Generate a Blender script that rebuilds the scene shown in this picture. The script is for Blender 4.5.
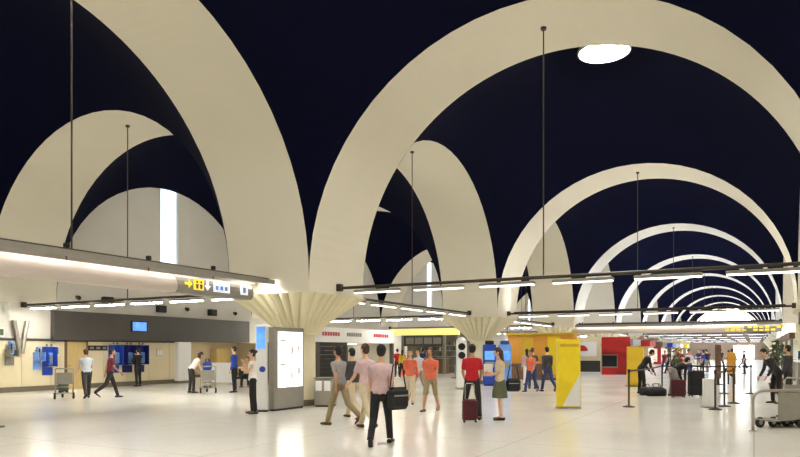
import bpy, bmesh, math, random
from mathutils import Vector, Matrix
random.seed(7)
PI = math.pi
for o in list(bpy.data.objects):
    bpy.data.objects.remove(o)
S = bpy.context.scene
C = S.collection

# ------------------------------------------------------------------ camera, world, exposure
cam_d = bpy.data.cameras.new('camera')
cam_d.sensor_width = 36.0
cam_d.lens = 660.0 / 800.0 * 36.0
cam_d.shift_y = (351.0 - 228.5) / 800.0
cam_d.clip_end = 500
cam = bpy.data.objects.new('camera', cam_d)
C.objects.link(cam)
cam.location = (0, 0, 1.6)
cam.rotation_euler = (PI / 2, 0, math.radians(28.207))
S.camera = cam
W = bpy.data.worlds.new('night'); S.world = W
W.use_nodes = True
W.node_tree.nodes['Background'].inputs[0].default_value = (0.01, 0.012, 0.03, 1)
W.node_tree.nodes['Background'].inputs[1].default_value = 1.0
S.view_settings.view_transform = 'Standard'
S.view_settings.look = 'None'
S.view_settings.gamma = 1.0
S.view_settings.use_curve_mapping = False
S.view_settings.exposure = 0.3
OCULUS = 106.0      # radiance of the round lamps in the vault crowns
TUBE = 3.0         # radiance of the tube lamps on the rails

# ------------------------------------------------------------------ plan of the hall (metres)
R, PIER, L = 6.0, 2.8, 14.8
Y1 = 14.46                       # near face of the first column line
XL, XR = -10.53, 1.47            # inner faces of the two column rows
ZS = 3.5                         # springing of the arches
XCL, XCR = XL - PIER / 2, XR + PIER / 2
XW, XE = XL - PIER - 2 * R, XR + PIER + 2 * R     # side walls
J0, J1 = -1, 9                   # column lines
def yc(j): return Y1 + (j - 1) * L               # near face of line j
YB, YF = yc(J0), yc(J1) + PIER

# ------------------------------------------------------------------ materials
_m = {}
def lin(c): return tuple(((x / 255) / 12.92 if x / 255 <= .04045 else (((x / 255) + .055) / 1.055) ** 2.4) for x in c)
def mat(name, rgb, rough=.5, metal=0., var=.06, scale=6., emit=0., bump=0., spec=.5, stretch=None):
    if name in _m: return _m[name]
    m = bpy.data.materials.new(name); m.use_nodes = True
    nt = m.node_tree; n = nt.nodes; l = nt.links
    b = n['Principled BSDF']
    col = lin(rgb)
    tc = n.new('ShaderNodeTexCoord'); no = n.new('ShaderNodeTexNoise'); no.inputs['Scale'].default_value = scale
    no.inputs['Detail'].default_value = 3
    src = tc.outputs['Object']
    if stretch:
        mp = n.new('ShaderNodeMapping'); mp.inputs['Scale'].default_value = stretch
        l.new(src, mp.inputs[0]); src = mp.outputs[0]
    l.new(src, no.inputs['Vector'])
    r = n.new('ShaderNodeValToRGB')
    r.color_ramp.elements[0].position = .3; r.color_ramp.elements[1].position = .7
    r.color_ramp.elements[0].color = tuple(max(0, c * (1 - var)) for c in col) + (1,)
    r.color_ramp.elements[1].color = tuple(min(1, c * (1 + var)) for c in col) + (1,)
    l.new(no.outputs['Fac'], r.inputs[0])
    l.new(r.outputs[0], b.inputs['Base Color'])
    b.inputs['Roughness'].default_value = rough; b.inputs['Metallic'].default_value = metal
    b.inputs['Specular IOR Level'].default_value = spec
    if emit:
        l.new(r.outputs[0], b.inputs['Emission Color']); b.inputs['Emission Strength'].default_value = emit
    if bump:
        bp = n.new('ShaderNodeBump'); bp.inputs['Strength'].default_value = bump; bp.inputs['Distance'].default_value = .01
        l.new(no.outputs['Fac'], bp.inputs['Height']); l.new(bp.outputs[0], b.inputs['Normal'])
    _m[name] = m
    return m

def floor_mat():
    m = bpy.data.materials.new('polished_terrazzo'); m.use_nodes = True
    nt = m.node_tree; n = nt.nodes; l = nt.links; b = n['Principled BSDF']
    tc = n.new('ShaderNodeTexCoord')
    v = n.new('ShaderNodeTexVoronoi'); v.inputs['Scale'].default_value = 55
    l.new(tc.outputs['Object'], v.inputs['Vector'])
    r = n.new('ShaderNodeValToRGB')
    r.color_ramp.elements[0].color = lin((226, 223, 213)) + (1,); r.color_ramp.elements[1].color = lin((241, 239, 231)) + (1,)
    l.new(v.outputs['Color'], r.inputs[0])
    no = n.new('ShaderNodeTexNoise'); no.inputs['Scale'].default_value = .35; no.inputs['Detail'].default_value = 4
    l.new(tc.outputs['Object'], no.inputs['Vector'])
    mx = n.new('ShaderNodeMixRGB'); mx.blend_type = 'MULTIPLY'; mx.inputs[0].default_value = .25
    l.new(r.outputs[0], mx.inputs[1]); l.new(no.outputs['Color'], mx.inputs[2])
    no.noise_dimensions = '3D'
    g = n.new('ShaderNodeValToRGB'); g.color_ramp.elements[0].color = (.72, .72, .72, 1); g.color_ramp.elements[1].color = (1, 1, 1, 1)
    l.new(no.outputs['Fac'], g.inputs[0]); l.new(g.outputs[0], mx.inputs[2])
    br = n.new('ShaderNodeTexBrick'); br.offset = 0; br.inputs['Scale'].default_value = 1.0
    br.inputs['Brick Width'].default_value = 3.7; br.inputs['Row Height'].default_value = 3.7
    br.inputs['Mortar Size'].default_value = .012; br.inputs['Mortar Smooth'].default_value = .3
    br.inputs['Color1'].default_value = br.inputs['Color2'].default_value = (1, 1, 1, 1); br.inputs['Mortar'].default_value = (.72, .7, .66, 1)
    l.new(tc.outputs['Object'], br.inputs['Vector'])
    m2 = n.new('ShaderNodeMixRGB'); m2.blend_type = 'MULTIPLY'; m2.inputs[0].default_value = 1
    l.new(mx.outputs[0], m2.inputs[1]); l.new(br.outputs['Color'], m2.inputs[2])
    l.new(m2.outputs[0], b.inputs['Base Color'])
    rr = n.new('ShaderNodeMapRange'); rr.inputs[3].default_value = .13; rr.inputs[4].default_value = .24
    l.new(no.outputs['Fac'], rr.inputs[0]); l.new(rr.outputs[0], b.inputs['Roughness'])
    b.inputs['Specular IOR Level'].default_value = .5
    return m

M_floor = floor_mat()
M_arch = mat('arch_plaster', (224, 218, 200), .8, var=.015, scale=.6)
M_navy = mat('vault_navy', (3, 5, 29), .9, var=.1, scale=.4, spec=.1)
M_plaster = mat('wall_plaster', (206, 202, 192), .8, var=.02, scale=.8)
M_cap = mat('capital_cream', (230, 222, 190), .7, var=.02)
M_cream = mat('cream_panel', (226, 213, 178), .45, var=.03, scale=1.5)
M_dark = mat('dark_grey_band', (72, 68, 64), .5, var=.06, scale=2)
M_base = mat('base_grey', (110, 100, 82), .4)
M_pipe = mat('pipe_dark', (66, 58, 50), .45, .3)
M_alu = mat('brushed_metal', (170, 165, 155), .35, .8, stretch=(1, 1, 20))
M_grey = mat('grey_lacquer', (140, 136, 126), .4)
M_black = mat('black_plastic', (22, 21, 22), .45)
M_white = mat('white_lacquer', (240, 240, 238), .4, var=.02)
M_tube = mat('tube_lamp', (255, 250, 238), .4, var=0, emit=TUBE)
M_tubecool = mat('tube_lamp_cool', (240, 244, 255), .4, var=0, emit=TUBE)
M_tubeaisle = mat('tube_lamp_aisle', (255, 250, 238), .4, var=0, emit=82)
M_tubebeam = mat('tube_lamp_beam', (255, 247, 238), .4, var=0, emit=7)
M_tubeend = mat('tube_lamp_end', (255, 250, 242), .4, var=0, emit=60)
M_tubeshop = mat('tube_lamp_shop', (255, 247, 232), .4, var=0, emit=9)
M_ocu = mat('oculus_lamp', (255, 249, 238), .4, var=0, emit=OCULUS)
M_ocucool = mat('oculus_lamp_cool', (226, 235, 255), .4, var=0, emit=OCULUS * 1.5)
M_ocuaisle = mat('oculus_lamp_aisle', (255, 249, 238), .4, var=0, emit=OCULUS * .38)
M_slot = mat('lit_window', (214, 232, 250), .3, var=.12, scale=1.2, emit=1.25)
M_lun = mat('lit_lunette', (250, 252, 255), .3, var=.02, emit=7)
M_lightbox = mat('lightbox_face', (253, 252, 244), .3, var=.03, scale=3, emit=1.5)
M_yellow = mat('yellow_paint', (246, 218, 30), .45, var=.03)
M_yellowlit = mat('yellow_lit_sign', (244, 222, 70), .4, var=.04, emit=.45)
M_header = mat('header_lit', (246, 230, 140), .4, var=.05, emit=.55)
M_whitelit = mat('white_lit_sign', (232, 234, 246), .4, var=.04, emit=.5)
M_shopwin = mat('shop_window', (232, 214, 190), .3, var=.4, scale=2.5, emit=.45)
M_bluelit = mat('blue_lit_screen', (90, 150, 230), .3, var=.35, scale=3, emit=.8)
M_blue = mat('blue_panel', (36, 72, 175), .4, var=.1)
M_bluelight = mat('blue_light_panel', (120, 165, 235), .4, var=.2, scale=4)
M_navyblue = mat('navy_panel', (24, 32, 110), .45)
M_red = mat('red_panel', (176, 22, 24), .45, var=.06)
M_orange = mat('orange_panel', (226, 164, 62), .5, var=.1, scale=1.2)
M_mustard = mat('mustard_panel', (214, 180, 40), .5, var=.05)
M_brown = mat('brown_wood', (112, 84, 62), .5, var=.15, stretch=(1, 8, 1))
M_tan = mat('tan_door', (198, 172, 116), .5, var=.08, stretch=(1, 1, .2))
M_rubber = mat('rubber', (35, 34, 33), .7)
M_glass = mat('dark_glass', (30, 34, 40), .12, var=.1)
M_leaf = mat('leaf_green', (70, 92, 46), .6, var=.3)
M_pink = mat('beam_skin', (214, 200, 190), .5, var=.02, scale=1.5)

# ------------------------------------------------------------------ mesh builder
class MB:
    def __init__(s): s.v, s.f = [], []
    def add(s, vs, fs):
        k = len(s.v); s.v += [tuple(v) for v in vs]; s.f += [tuple(i + k for i in f) for f in fs]; return s
    def box(s, x0, x1, y0, y1, z0, z1):
        return s.add([(x0, y0, z0), (x1, y0, z0), (x1, y1, z0), (x0, y1, z0), (x0, y0, z1), (x1, y0, z1), (x1, y1, z1), (x0, y1, z1)],
                     [(0, 3, 2, 1), (4, 5, 6, 7), (0, 1, 5, 4), (1, 2, 6, 5), (2, 3, 7, 6), (3, 0, 4, 7)])
    def rbox(s, x0, x1, y0, y1, z0, z1, b=.02):     # box with chamfered vertical edges and top
        pts = [(x0 + b, y0), (x1 - b, y0), (x1, y0 + b), (x1, y1 - b), (x1 - b, y1), (x0 + b, y1), (x0, y1 - b), (x0, y0 + b)]
        cx, cy = (x0 + x1) / 2, (y0 + y1) / 2
        def ring(z, i): return [(p[0] + (cx - p[0]) / max(abs(cx - p[0]), 1e-6) * i, p[1] + (cy - p[1]) / max(abs(cy - p[1]), 1e-6) * i, z) for p in pts]
        return s.rings([ring(z0 + b, 0) if False else ring(z0, b), ring(z0 + b, 0), ring(z1 - b, 0), ring(z1, b)])
    def rings(s, rs, cap=True, close=True):
        n = len(rs[0]); vs = [p for r in rs for p in r]; fs = []
        for i in range(len(rs) - 1):
            for k in range(n if close else n - 1):
                a, b = i * n + k, i * n + (k + 1) % n
                fs.append((a, b, b + n, a + n))
        if cap:
            fs.append(tuple(range(n))[::-1]); fs.append(tuple((len(rs) - 1) * n + k for k in range(n)))
        return s.add(vs, fs)
    def cyl(s, p0, p1, r0, r1=None, n=10):
        r1 = r0 if r1 is None else r1
        p0, p1 = Vector(p0), Vector(p1); d = (p1 - p0).normalized()
        a = d.orthogonal().normalized(); b = d.cross(a)
        return s.rings([[p + (a * math.cos(2 * PI * k / n) + b * math.sin(2 * PI * k / n)) * r for k in range(n)] for p, r in ((p0, r0), (p1, r1))])
    def tube(s, pts, r, n=8):
        pts = [Vector(p) for p in pts]; rs = []; a = None
        for i, p in enumerate(pts):
            d = (pts[min(i + 1, len(pts) - 1)] - pts[max(i - 1, 0)]).normalized()
            a = d.orthogonal().normalized() if a is None else (a - d * a.dot(d)).normalized()
            b = d.cross(a)
            rs.append([p + (a * math.cos(2 * PI * k / n) + b * math.sin(2 * PI * k / n)) * r for k in range(n)])
        return s.rings(rs)
    def cap2(s, p0, p1, r0, r1, n=10, flat=1., up=None):     # tapered capsule, optional flattened section
        p0, p1 = Vector(p0), Vector(p1); d = (p1 - p0)
        if d.length < 1e-5: d = Vector((0, 0, 1e-3))
        d.normalize(); a = (Vector(up) - d * Vector(up).dot(d)).normalized() if up else d.orthogonal().normalized(); b = d.cross(a); rs = []
        for t in (-80, -50, -20): rs.append((p0 + d * r0 * math.sin(math.radians(t)), r0 * math.cos(math.radians(t))))
        for t in (20, 50, 80): rs.append((p1 + d * r1 * math.sin(math.radians(t)), r1 * math.cos(math.radians(t))))
        return s.rings([[c + (a * math.cos(2 * PI * k / n) * flat + b * math.sin(2 * PI * k / n)) * r for k in range(n)] for c, r in rs])
    def ell(s, c, rx, ry, rz, M=None, n=12, m=8):
        c = Vector(c); rs = []
        for i in range(m):
            t = -PI / 2 + PI * (i + .5) / m
            ring = []
            for k in range(n):
                v = Vector((rx * math.cos(t) * math.cos(2 * PI * k / n), ry * math.cos(t) * math.sin(2 * PI * k / n), rz * math.sin(t)))
                ring.append(c + (M @ v if M else v))
            rs.append(ring)
        return s.rings(rs)
    def prism(s, poly, axis, d0, d1):       # polygon in the other two axes, extruded along axis
        def P(p, d): return {'x': (d, p[0], p[1]), 'y': (p[0], d, p[1]), 'z': (p[0], p[1], d)}[axis]
        return s.rings([[P(p, d0) for p in poly], [P(p, d1) for p in poly]])
    def mesh(s, name, smooth=False):
        me = bpy.data.meshes.new(name); me.from_pydata(s.v, [], s.f); me.update()
        bm = bmesh.new(); bm.from_mesh(me); bmesh.ops.recalc_face_normals(bm, faces=bm.faces); bm.to_mesh(me); bm.free()
        if smooth:
            for p in me.polygons: p.use_smooth = True
        return me
    def build(s, name, m, parent=None, smooth=False, loc=None):
        o = bpy.data.objects.new(name, s.mesh(name, smooth)); C.objects.link(o)
        o.data.materials.append(m)
        if parent is not None: o.parent = parent
        if loc: o.location = loc
        return o

def tag(o, label=None, cat=None, group=None, kind=None):
    if label: o['label'] = label
    if cat: o['category'] = cat
    if group: o['group'] = group
    if kind: o['kind'] = kind
    return o
def thing(name, label, cat, loc=(0, 0, 0), rz=0, group=None):
    o = bpy.data.objects.new(name, None); C.objects.link(o); o.empty_display_size = .1
    o.location = loc; o.rotation_euler = (0, 0, rz)
    return tag(o, label, cat, group)
def copy_tree(o, parent=None, loc=None, rz=None, label=None, group=None):
    c = o.copy(); C.objects.link(c)
    if parent is not None: c.parent = parent
    for ch in list(o.children): copy_tree(ch, c)
    if loc is not None: c.location = loc
    if rz is not None: c.rotation_euler = (0, 0, rz)
    if label: c['label'] = label
    if group: c['group'] = group
    return c
def inst(name, me, parent, loc=(0, 0, 0), rz=0):
    o = bpy.data.objects.new(name, me); C.objects.link(o); o.parent = parent; o.location = loc; o.rotation_euler = (0, 0, rz)
    return o
def box(*a): return MB().box(*a)

# ================================================================== STRUCTURE
tag(box(XW - 5, XE + .4, YB - .4, YF + .4, -.2, 0).build('floor', M_floor), kind='structure')

# ceiling: sail vaults over square bays, arches between them
ceil = bpy.data.objects.new('ceiling', None); C.objects.link(ceil); tag(ceil, 'dark navy sail vaults carried on broad cream arches', None, None, 'structure')
def vault_mesh():
    n = 30; b = MB(); vs, fs = [], []
    for i in range(n + 1):
        for k in range(n + 1):
            a, c = -PI / 2 + PI * i / n, -PI / 2 + PI * k / n
            z = R * math.sqrt(max(0, math.cos(a) ** 2 + math.cos(c) ** 2))
            vs.append((R * math.sin(a), R * math.sin(c), z))
    for i in range(n):
        for k in range(n):
            q = i * (n + 1) + k
            fs.append((q, q + 1, q + n + 2, q + n + 1))
    b.add(vs, fs); me = b.mesh('vault', True); me.materials.append(M_navy)
    return me
def arch_mesh(name):      # barrel strip of width PIER, spanning x, centred on origin at springing
    n = 64; rs = []
    for i in range(n + 1):
        t = PI * i / n; c, s_ = math.cos(t), math.sin(t)
        rs.append([(R * c, -PIER / 2, R * s_), (R * c, PIER / 2, R * s_), ((R + .3) * c, PIER / 2, (R + .3) * s_), ((R + .3) * c, -PIER / 2, (R + .3) * s_)])
    me = MB().rings(rs).mesh(name); me.materials.append(M_arch); 
    return me
VM, AM = vault_mesh(), arch_mesh('arch')
XC = [XW + R, (XL + XR) / 2, XE - R]
ocu_me = []
for mm in (M_ocu, M_ocucool, M_ocuaisle):
    me = MB().rings([[(.82 * math.cos(2 * PI * k / 32), .82 * math.sin(2 * PI * k / 32), z) for k in range(32)] for z in (0, .06)]).mesh('lamp_disc'); me.materials.append(mm); ocu_me.append(me)
ring_me = MB().rings([[(r * math.cos(2 * PI * k / 32), r * math.sin(2 * PI * k / 32), z) for k in range(32)] for r, z in ((.82, .1), (.82, -.05), (.88, -.05), (.88, .1))], cap=False).mesh('lamp_rim'); ring_me.materials.append(M_white)
for j in range(J0, J1):
    ym = yc(j) + PIER + R
    for q, x in enumerate(XC):
        inst('vault', VM, ceil, (x, ym, ZS))
        t = thing('ceiling_lamp', 'round white lamp set in the crown of a navy vault', 'lamp', (x, ym, ZS + R * math.sqrt(2) - .1), 0, 'round lamps in the vault crowns')
        if q == 1 and j == 1: t['label'] = 'round white lamp glowing in the navy vault just beyond the lightbox column arch'
        inst('lamp_disc', ocu_me[2 if q == 0 else 1 if j >= 3 else 0], t); inst('lamp_rim', ring_me, t)
for j in range(J0, J1 + 1):
    for x in XC: inst('arch', AM, ceil, (x, yc(j) + PIER / 2, ZS))
    if j < J1:
        for x in (XCL, XCR): inst('arch', AM, ceil, (x, yc(j) + PIER + R, ZS), PI / 2)

# piers above the capitals where four arches spring
pier_me = box(-PIER / 2 + .002, PIER / 2 - .002, -PIER / 2 + .002, PIER / 2 - .002, -.3, 6).mesh('pier_block'); pier_me.materials.append(M_arch)
for j in range(J0, J1 + 1):
    for x in (XCL, XCR): inst('pier_block', pier_me, ceil, (x, yc(j) + PIER / 2, ZS + .001))

# left wall: cream panelling below, plaster above, slot windows, an open recess
OP0, OP1 = 24.4, 33.0            # the recess
SLOT0, SLOT1, SLW = 5.4, 9.7, 1.15
b = MB()
b.box(XW - .3, XW, YB, OP0, 0, 3.4); b.box(XW - .3, XW, OP1, YF, 0, 3.4); b.box(XW - .3, XW, OP0, OP1, 2.05, 3.4)
b.box(XW - .3, XW, YB, YF, 3.4, SLOT0)
ys = [yc(j) + PIER + R for j in range(J0, J1)]
prev = YB
for y in ys:
    b.box(XW - .3, XW, prev, y - SLW / 2, SLOT0, 10.2); prev = y + SLW / 2
b.box(XW - .3, XW, prev, YF, SLOT0, 10.2)
for y in ys: b.box(XW - .3, XW, y - SLW / 2, y + SLW / 2, SLOT1, 10.2)
wl = tag(b.build('wall_left', M_plaster), kind='structure')
# recess shell
rc = MB(); rc.box(XW - 4.6, XW - 4.4, OP0 - .2, OP1 + .2, 0, 2.6); rc.box(XW - 4.4, XW - .3, OP0 - .2, OP0, 0, 2.6); rc.box(XW - 4.4, XW - .3, OP1, OP1 + .2, 0, 2.6); rc.box(XW - 4.4, XW - .3, OP0 - .2, OP1 + .2, 2.4, 2.6)
rc.build('recess_wall', mat('recess_tan', (186, 172, 142), .6, var=.05, scale=1), wl)
box(XW - 4.39, XW - 4.36, OP0, OP1, 0, .16).build('recess_skirting', M_base, wl)
rl = MB(); rl.box(XW - 2.6, XW - 2.4, OP0 + 1, OP1 - 1, 2.36, 2.395); rl.build('recess_ceiling_lamp', M_tubeshop, wl)
# cream panels on the wall
pw = 1.24
y = yc(0)
pan = box(0, .02, .006, pw - .006, .22, 2.0).mesh('panel'); pan.materials.append(M_cream)
while y < OP0 - pw + .3:
    inst('panel', pan, wl, (XW, y, 0)); y += pw
tag(box(XW, XW + .03, YB, OP0, 0, .2).build('baseboard_left', M_base), kind='structure')
tag(box(XW, XW + .05, YB, OP0, 2.0, 2.1).build('trim_1', M_dark), kind='structure')
n = 0
for y in ys:
    n += 1
    w_ = tag(box(XW - .2, XW - .16, y - SLW / 2, y + SLW / 2, SLOT0, SLOT1).build('window_%d' % n, M_slot), kind='structure')
    fr = MB(); fr.box(XW - .16, XW - .1, y - SLW / 2, y - SLW / 2 + .05, SLOT0, SLOT1); fr.box(XW - .16, XW - .1, y + SLW / 2 - .05, y + SLW / 2, SLOT0, SLOT1); fr.box(XW - .16, XW - .1, y - SLW / 2, y + SLW / 2, SLOT0, SLOT0 + .05)
    fr.build('window_frame', M_white, w_)
# right wall, far wall, back wall
tag(box(XE, XE + .3, YB, YF, 0, 10.2).build('wall_right', M_plaster), kind='structure')
wf = tag(box(XW, XE, YF, YF + .3, 0, 12.4).build('wall_far', mat('far_wall_tan', (150, 130, 114), .7, var=.1, scale=.5)), kind='structure')
tag(box(XW, XE, YB - .3, YB, 0, 12.4).build('wall_back', M_plaster), kind='structure')
n += 1
lp = [(XC[1] + 5.6 * math.cos(t_), ZS + .2 + 5.6 * math.sin(t_)) for t_ in [.3 + (PI - .6) * k / 32 for k in range(33)]]
lun = tag(MB().prism(lp, 'y', YF - .06, YF - .01).build('window_%d' % n, M_lun), kind='structure')
fr = MB()
for k in range(1, 6):
    x = XC[1] - 5.6 + 11.2 * k / 6; h = math.sqrt(max(0, 5.6 ** 2 - (x - XC[1]) ** 2)); fr.box(x - .05, x + .05, YF - .1, YF - .06, ZS + .2 + 5.6 * math.sin(.3), ZS + .2 + h)
fr.build('mullion', M_white, lun)
n += 1
d1_ = tag(box(XC[1] + 1.2, XC[1] + 4.6, YF - .06, YF - .01, .3, 2.6).build('window_%d' % n, M_lun), kind='structure')
fr = MB()
for k in range(4): x = XC[1] + 1.2 + 3.4 * k / 3; fr.box(x - .05, x + .05, YF - .1, YF - .06, 0, 2.7)
fr.build('window_frame', M_alu, d1_)

# dark fascia band on the left wall above the recess
fas = thing('fascia_band', 'dark grey fascia band along the left wall with a small lit screen', 'fascia', (XW, 17.0, 0))
box(.02, .25, 0, 11.8, 2.06, 3.26).build('band', M_dark, fas)
scr = box(.25, .31, 3.75, 4.65, 2.48, 2.98).build('screen_case', M_black, fas)
box(.31, .315, 3.81, 4.59, 2.53, 2.93).build('screen', M_bluelit, scr)
# pillar between panelling and recess
pl = thing('pillar', 'square whitish pillar at the edge of the wall recess', 'pillar', (XW + .1, 23.95, 0))
MB().rbox(-.2, .22, -.42, .42, 0, 2.05, .02).build('shaft', M_white, pl); box(-.22, .26, -.45, .45, 0, .12).build('foot', M_base, pl)

# door in the panelling
dr = tag(box(XW + .02, XW + .06, 17.7, 18.6, 0, 1.98).build('door_1', M_tan), kind='structure')
df = MB(); df.box(XW + .02, XW + .09, 17.62, 17.7, 0, 2.0); df.box(XW + .02, XW + .09, 18.6, 18.68, 0, 2.0); df.build('door_frame', M_brown, dr)
MB().cyl((XW + .06, 17.82, 1.0), (XW + .13, 17.82, 1.0), .025).build('door_handle', M_alu, dr)

# ================================================================== COLUMNS
def capital_mesh():
    b = MB(); nf = 28; N = nf * 8; rs = []
    prof = []
    steps = 9
    for i in range(steps + 1):
        t = i / steps
        prof.append((2.12 + 1.08 * t, t))
    for z, t in prof:
        ring = []
        for k in range(N):
            a = 2 * PI * k / N
            ca, sa = math.cos(a), math.sin(a)
            rc_ = .62
            sq = 1.47 / max(abs(ca), abs(sa))
            rad = rc_ + (sq - rc_) * (t ** 1.25)
            ph = (k % 8) / 8.0
            fl = abs(math.sin(PI * ph)) ** .7
            rad -= (1 - fl) * (.02 + .17 * t)
            ring.append((rad * ca, rad * sa, z))
        rs.append(ring)
    b.rings(rs)
    me = b.mesh('capital'); me.materials.append(M_cap); return me
CAPM = capital_mesh()
shaft_me = MB().rings([[(r * math.cos(2 * PI * k / 32), r * math.sin(2 * PI * k / 32), z) for k in range(32)] for r, z in ((.5, 0), (.5, 2.06), (.58, 2.12), (.58, 2.15))]).mesh('shaft', False); shaft_me.materials.append(M_cap)
base_me = MB().rings([[(r * math.cos(2 * PI * k / 32), r * math.sin(2 * PI * k / 32), z) for k in range(32)] for r, z in ((.56, 0), (.56, .14), (.52, .18))]).mesh('base_ring'); base_me.materials.append(M_base)
for j in range(J0, J1 + 1):
    for x, row in ((XCL, 'left'), (XCR, 'right')):
        lab = 'round cream column under a fluted spreading capital' if not (j == 1 and row == 'left') else 'cream column with fluted spreading capital behind the tall poster lightbox'
        t = thing('column', lab, 'column', (x, yc(j) + PIER / 2, 0), 0, 'columns with fluted capitals')
        inst('shaft', shaft_me, t); inst('capital', CAPM, t); inst('base_ring', base_me, t)

# ================================================================== LIGHT RAILS
M_up1 = mat('uplight_soft', (246, 244, 246), .4, var=0, emit=34)
M_up2 = mat('uplight_cool', (226, 234, 255), .4, var=0, emit=48)
M_up3 = mat('uplight_far', (222, 232, 255), .4, var=0, emit=75)
def make_rail(name, label, cat, group, nt, tm, length=11.9, rod=True, up=None):
    t = thing(name, label, cat, (0, 0, 0), 0, group)
    MB().cyl((-length / 2, 0, 0), (length / 2, 0, 0), .042, n=12).build('pipe', M_pipe, t)
    if rod:
        rd = MB().cyl((0, 0, .05), (0, 0, ZS + R - 3.4 + .02), .017, n=8).build('rod', M_pipe, t)
        MB().cyl((0, 0, ZS + R - 3.4 - .06), (0, 0, ZS + R - 3.4 + .02), .07, n=10).build('ceiling_rose', M_pipe, rd)
    for s_ in (-1, 1):
        MB().rbox(s_ * length / 2 - .09, s_ * length / 2 + .09, -.09, .09, -.09, .12, .02).build('end_bracket', M_pipe, t)
    if up:
        tr = MB()
        for s_ in (-1, 1): tr.box(-length / 2 + .3, length / 2 - .3, s_ * .075 - .006, s_ * .075 + .006, .03, .08)
        tr.box(-length / 2 + .3, length / 2 - .3, -.07, .07, .03, .045)
        tr = tr.build('uplight_trough', M_pipe, t)
        for s_ in (-1, 1): box(min(s_ * .1, s_ * (length / 2 - .35)), max(s_ * .1, s_ * (length / 2 - .35)), -.05, .05, .046, .06).build('uplight_strip', up, tr)
    pitch = (length - .6) / nt
    hm = MB().rbox(-pitch * .38, pitch * .38, -.1, .1, -.15, -.075, .02).mesh('lamp_housing'); hm.materials.append(M_grey)
    lm = box(-pitch * .37, pitch * .37, -.055, .055, -.178, -.15).mesh('light_tube'); lm.materials.append(tm)
    for k in range(nt):
        x = -length / 2 + .3 + pitch * (k + .5)
        h = inst('lamp_housing', hm, t, (x, 0, 0)); inst('light_tube', lm, h)
    return t
g1 = 'light rails hung across the nave'
rails = {}
for cool in (0, 1):
    if not cool: rails['n0'] = make_rail('light_rail', 'thin dark rail with tube lamps hung across the nave', 'light rail', g1, 6, M_tube)
    rails['l%d' % cool] = make_rail('light_rail', 'thin dark rail with tube lamps running between two columns', 'light rail', 'light rails between the columns', 5, M_tubecool if cool else M_tube)
for key, upm, tm in (('u2', M_up1, M_tube), ('u3', M_up2, M_tubecool), ('u4', M_up3, M_tubecool)):
    rails[key] = make_rail('light_rail', 'thin dark rail with tube lamps hung across the nave', 'light rail', g1, 6, tm, up=upm)
rails['a0'] = make_rail('light_rail', 'thin dark rail with tube lamps hung across the side aisle', 'light rail', 'light rails in the side aisle', 6, M_tubeaisle)
used = set()
def put_rail(key, loc, rz):
    if key in used: return copy_tree(rails[key], loc=loc, rz=rz)
    used.add(key); o = rails[key]; o.location = loc; o.rotation_euler = (0, 0, rz); return o
n_rails, a_rails = [], []
for j in range(0, J1 + 1):
    o = put_rail({2: 'u2', 3: 'u3'}.get(j, 'u4' if j > 3 else 'n0'), (XC[1], yc(j) + PIER / 2, 3.4), 0); n_rails.append(o)
    o = put_rail('a0', (XC[0], yc(j) + PIER / 2, 3.4), 0); a_rails.append(o)
for j in range(1, J1):
    put_rail('l1' if j >= 4 else 'l0', (XCL, yc(j) + PIER + R, 3.4), PI / 2)
    put_rail('l1', (XCR, yc(j) + PIER + R, 3.4), PI / 2)

n_rails[1]['label'] = 'rail with tube lamps crossing the nave from the column with the poster lightbox'
n_rails[2]['label'] = 'rail with tube lamps crossing the nave from the column beside the blue ticket machines'
n_rails[3]['label'] = 'rail with tube lamps crossing the nave just above the far sign beam'
a_rails[1]['label'] = 'rail with tube lamps hung in the side aisle above the dark fascia band'
# sign beam hung between the columns nearest the left side
def sign_beam(label, loc, rz, length, yellow_at):
    t = thing('sign_beam', label, 'sign', loc, rz)
    # section in (y, z): rounded top lit from the rail above; face towards -y
    MB().cyl((-length / 2, 0, 3.58), (length / 2 + .9, 0, 3.58), .055, n=12).build('pipe', M_pipe, t)
    sec = [(.22, 3.0), (.24, 3.12), (.22, 3.28), (.14, 3.36), (0, 3.39), (-.1, 3.37), (-.19, 3.31), (-.24, 3.23), (-.265, 3.14), (-.25, 3.03), (-.18, 2.96), (.16, 2.96)]
    MB().rings([[(x, p[0], p[1]) for p in sec] for x in (-length / 2, length / 2 - 2.6)]).build('beam_body', M_pink, t, True)
    MB().rings([[(x, p[0] * 1.03, 3.16 + (p[1] - 3.16) * 1.03) for p in sec] for x in (length / 2 - 2.6, length / 2)]).build('sign_case', M_grey, t)
    tr = MB(); tr.prism([(-.34, 3.42), (-.34, 3.55), (.3, 3.55), (.3, 3.42), (.28, 3.42), (.28, 3.53), (-.32, 3.53), (-.32, 3.42)], 'x', -length / 2, length / 2 + .8); tr.build('lamp_trough', M_grey, t)
    seg = max(4, int(length / 1.6)); pt = length / seg
    lm = box(-pt * .45, pt * .45, -.24, -.1, 3.49, 3.515).mesh('light_tube'); lm.materials.append(M_tubebeam)
    for k in range(seg): inst('light_tube', lm, t, (-length / 2 + pt * (k + .5), 0, 0))
    box(length / 2 + .1, length / 2 + .75, -.24, -.1, 3.49, 3.515).build('end_lamp', M_tubeend, t)
    for k in range(int(length / 2)):
        x = -length / 2 + 1 + 2 * k
        MB().rbox(x - .05, x + .05, -.05, .05, 3.63, 3.73, .015).build('spot_mount', M_black, t)
        MB().cyl((x, 0, 3.36), (x, 0, 3.56), .018, n=6).build('hanger', M_pipe, t)
    return t
def poly(pts, name, m, parent, yp):      # flat sign mark in the x-z plane facing -y
    return MB().prism(pts, 'y', yp - .012, yp).build(name, m, parent)
YS = -.278
sbL = 26.2
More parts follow.
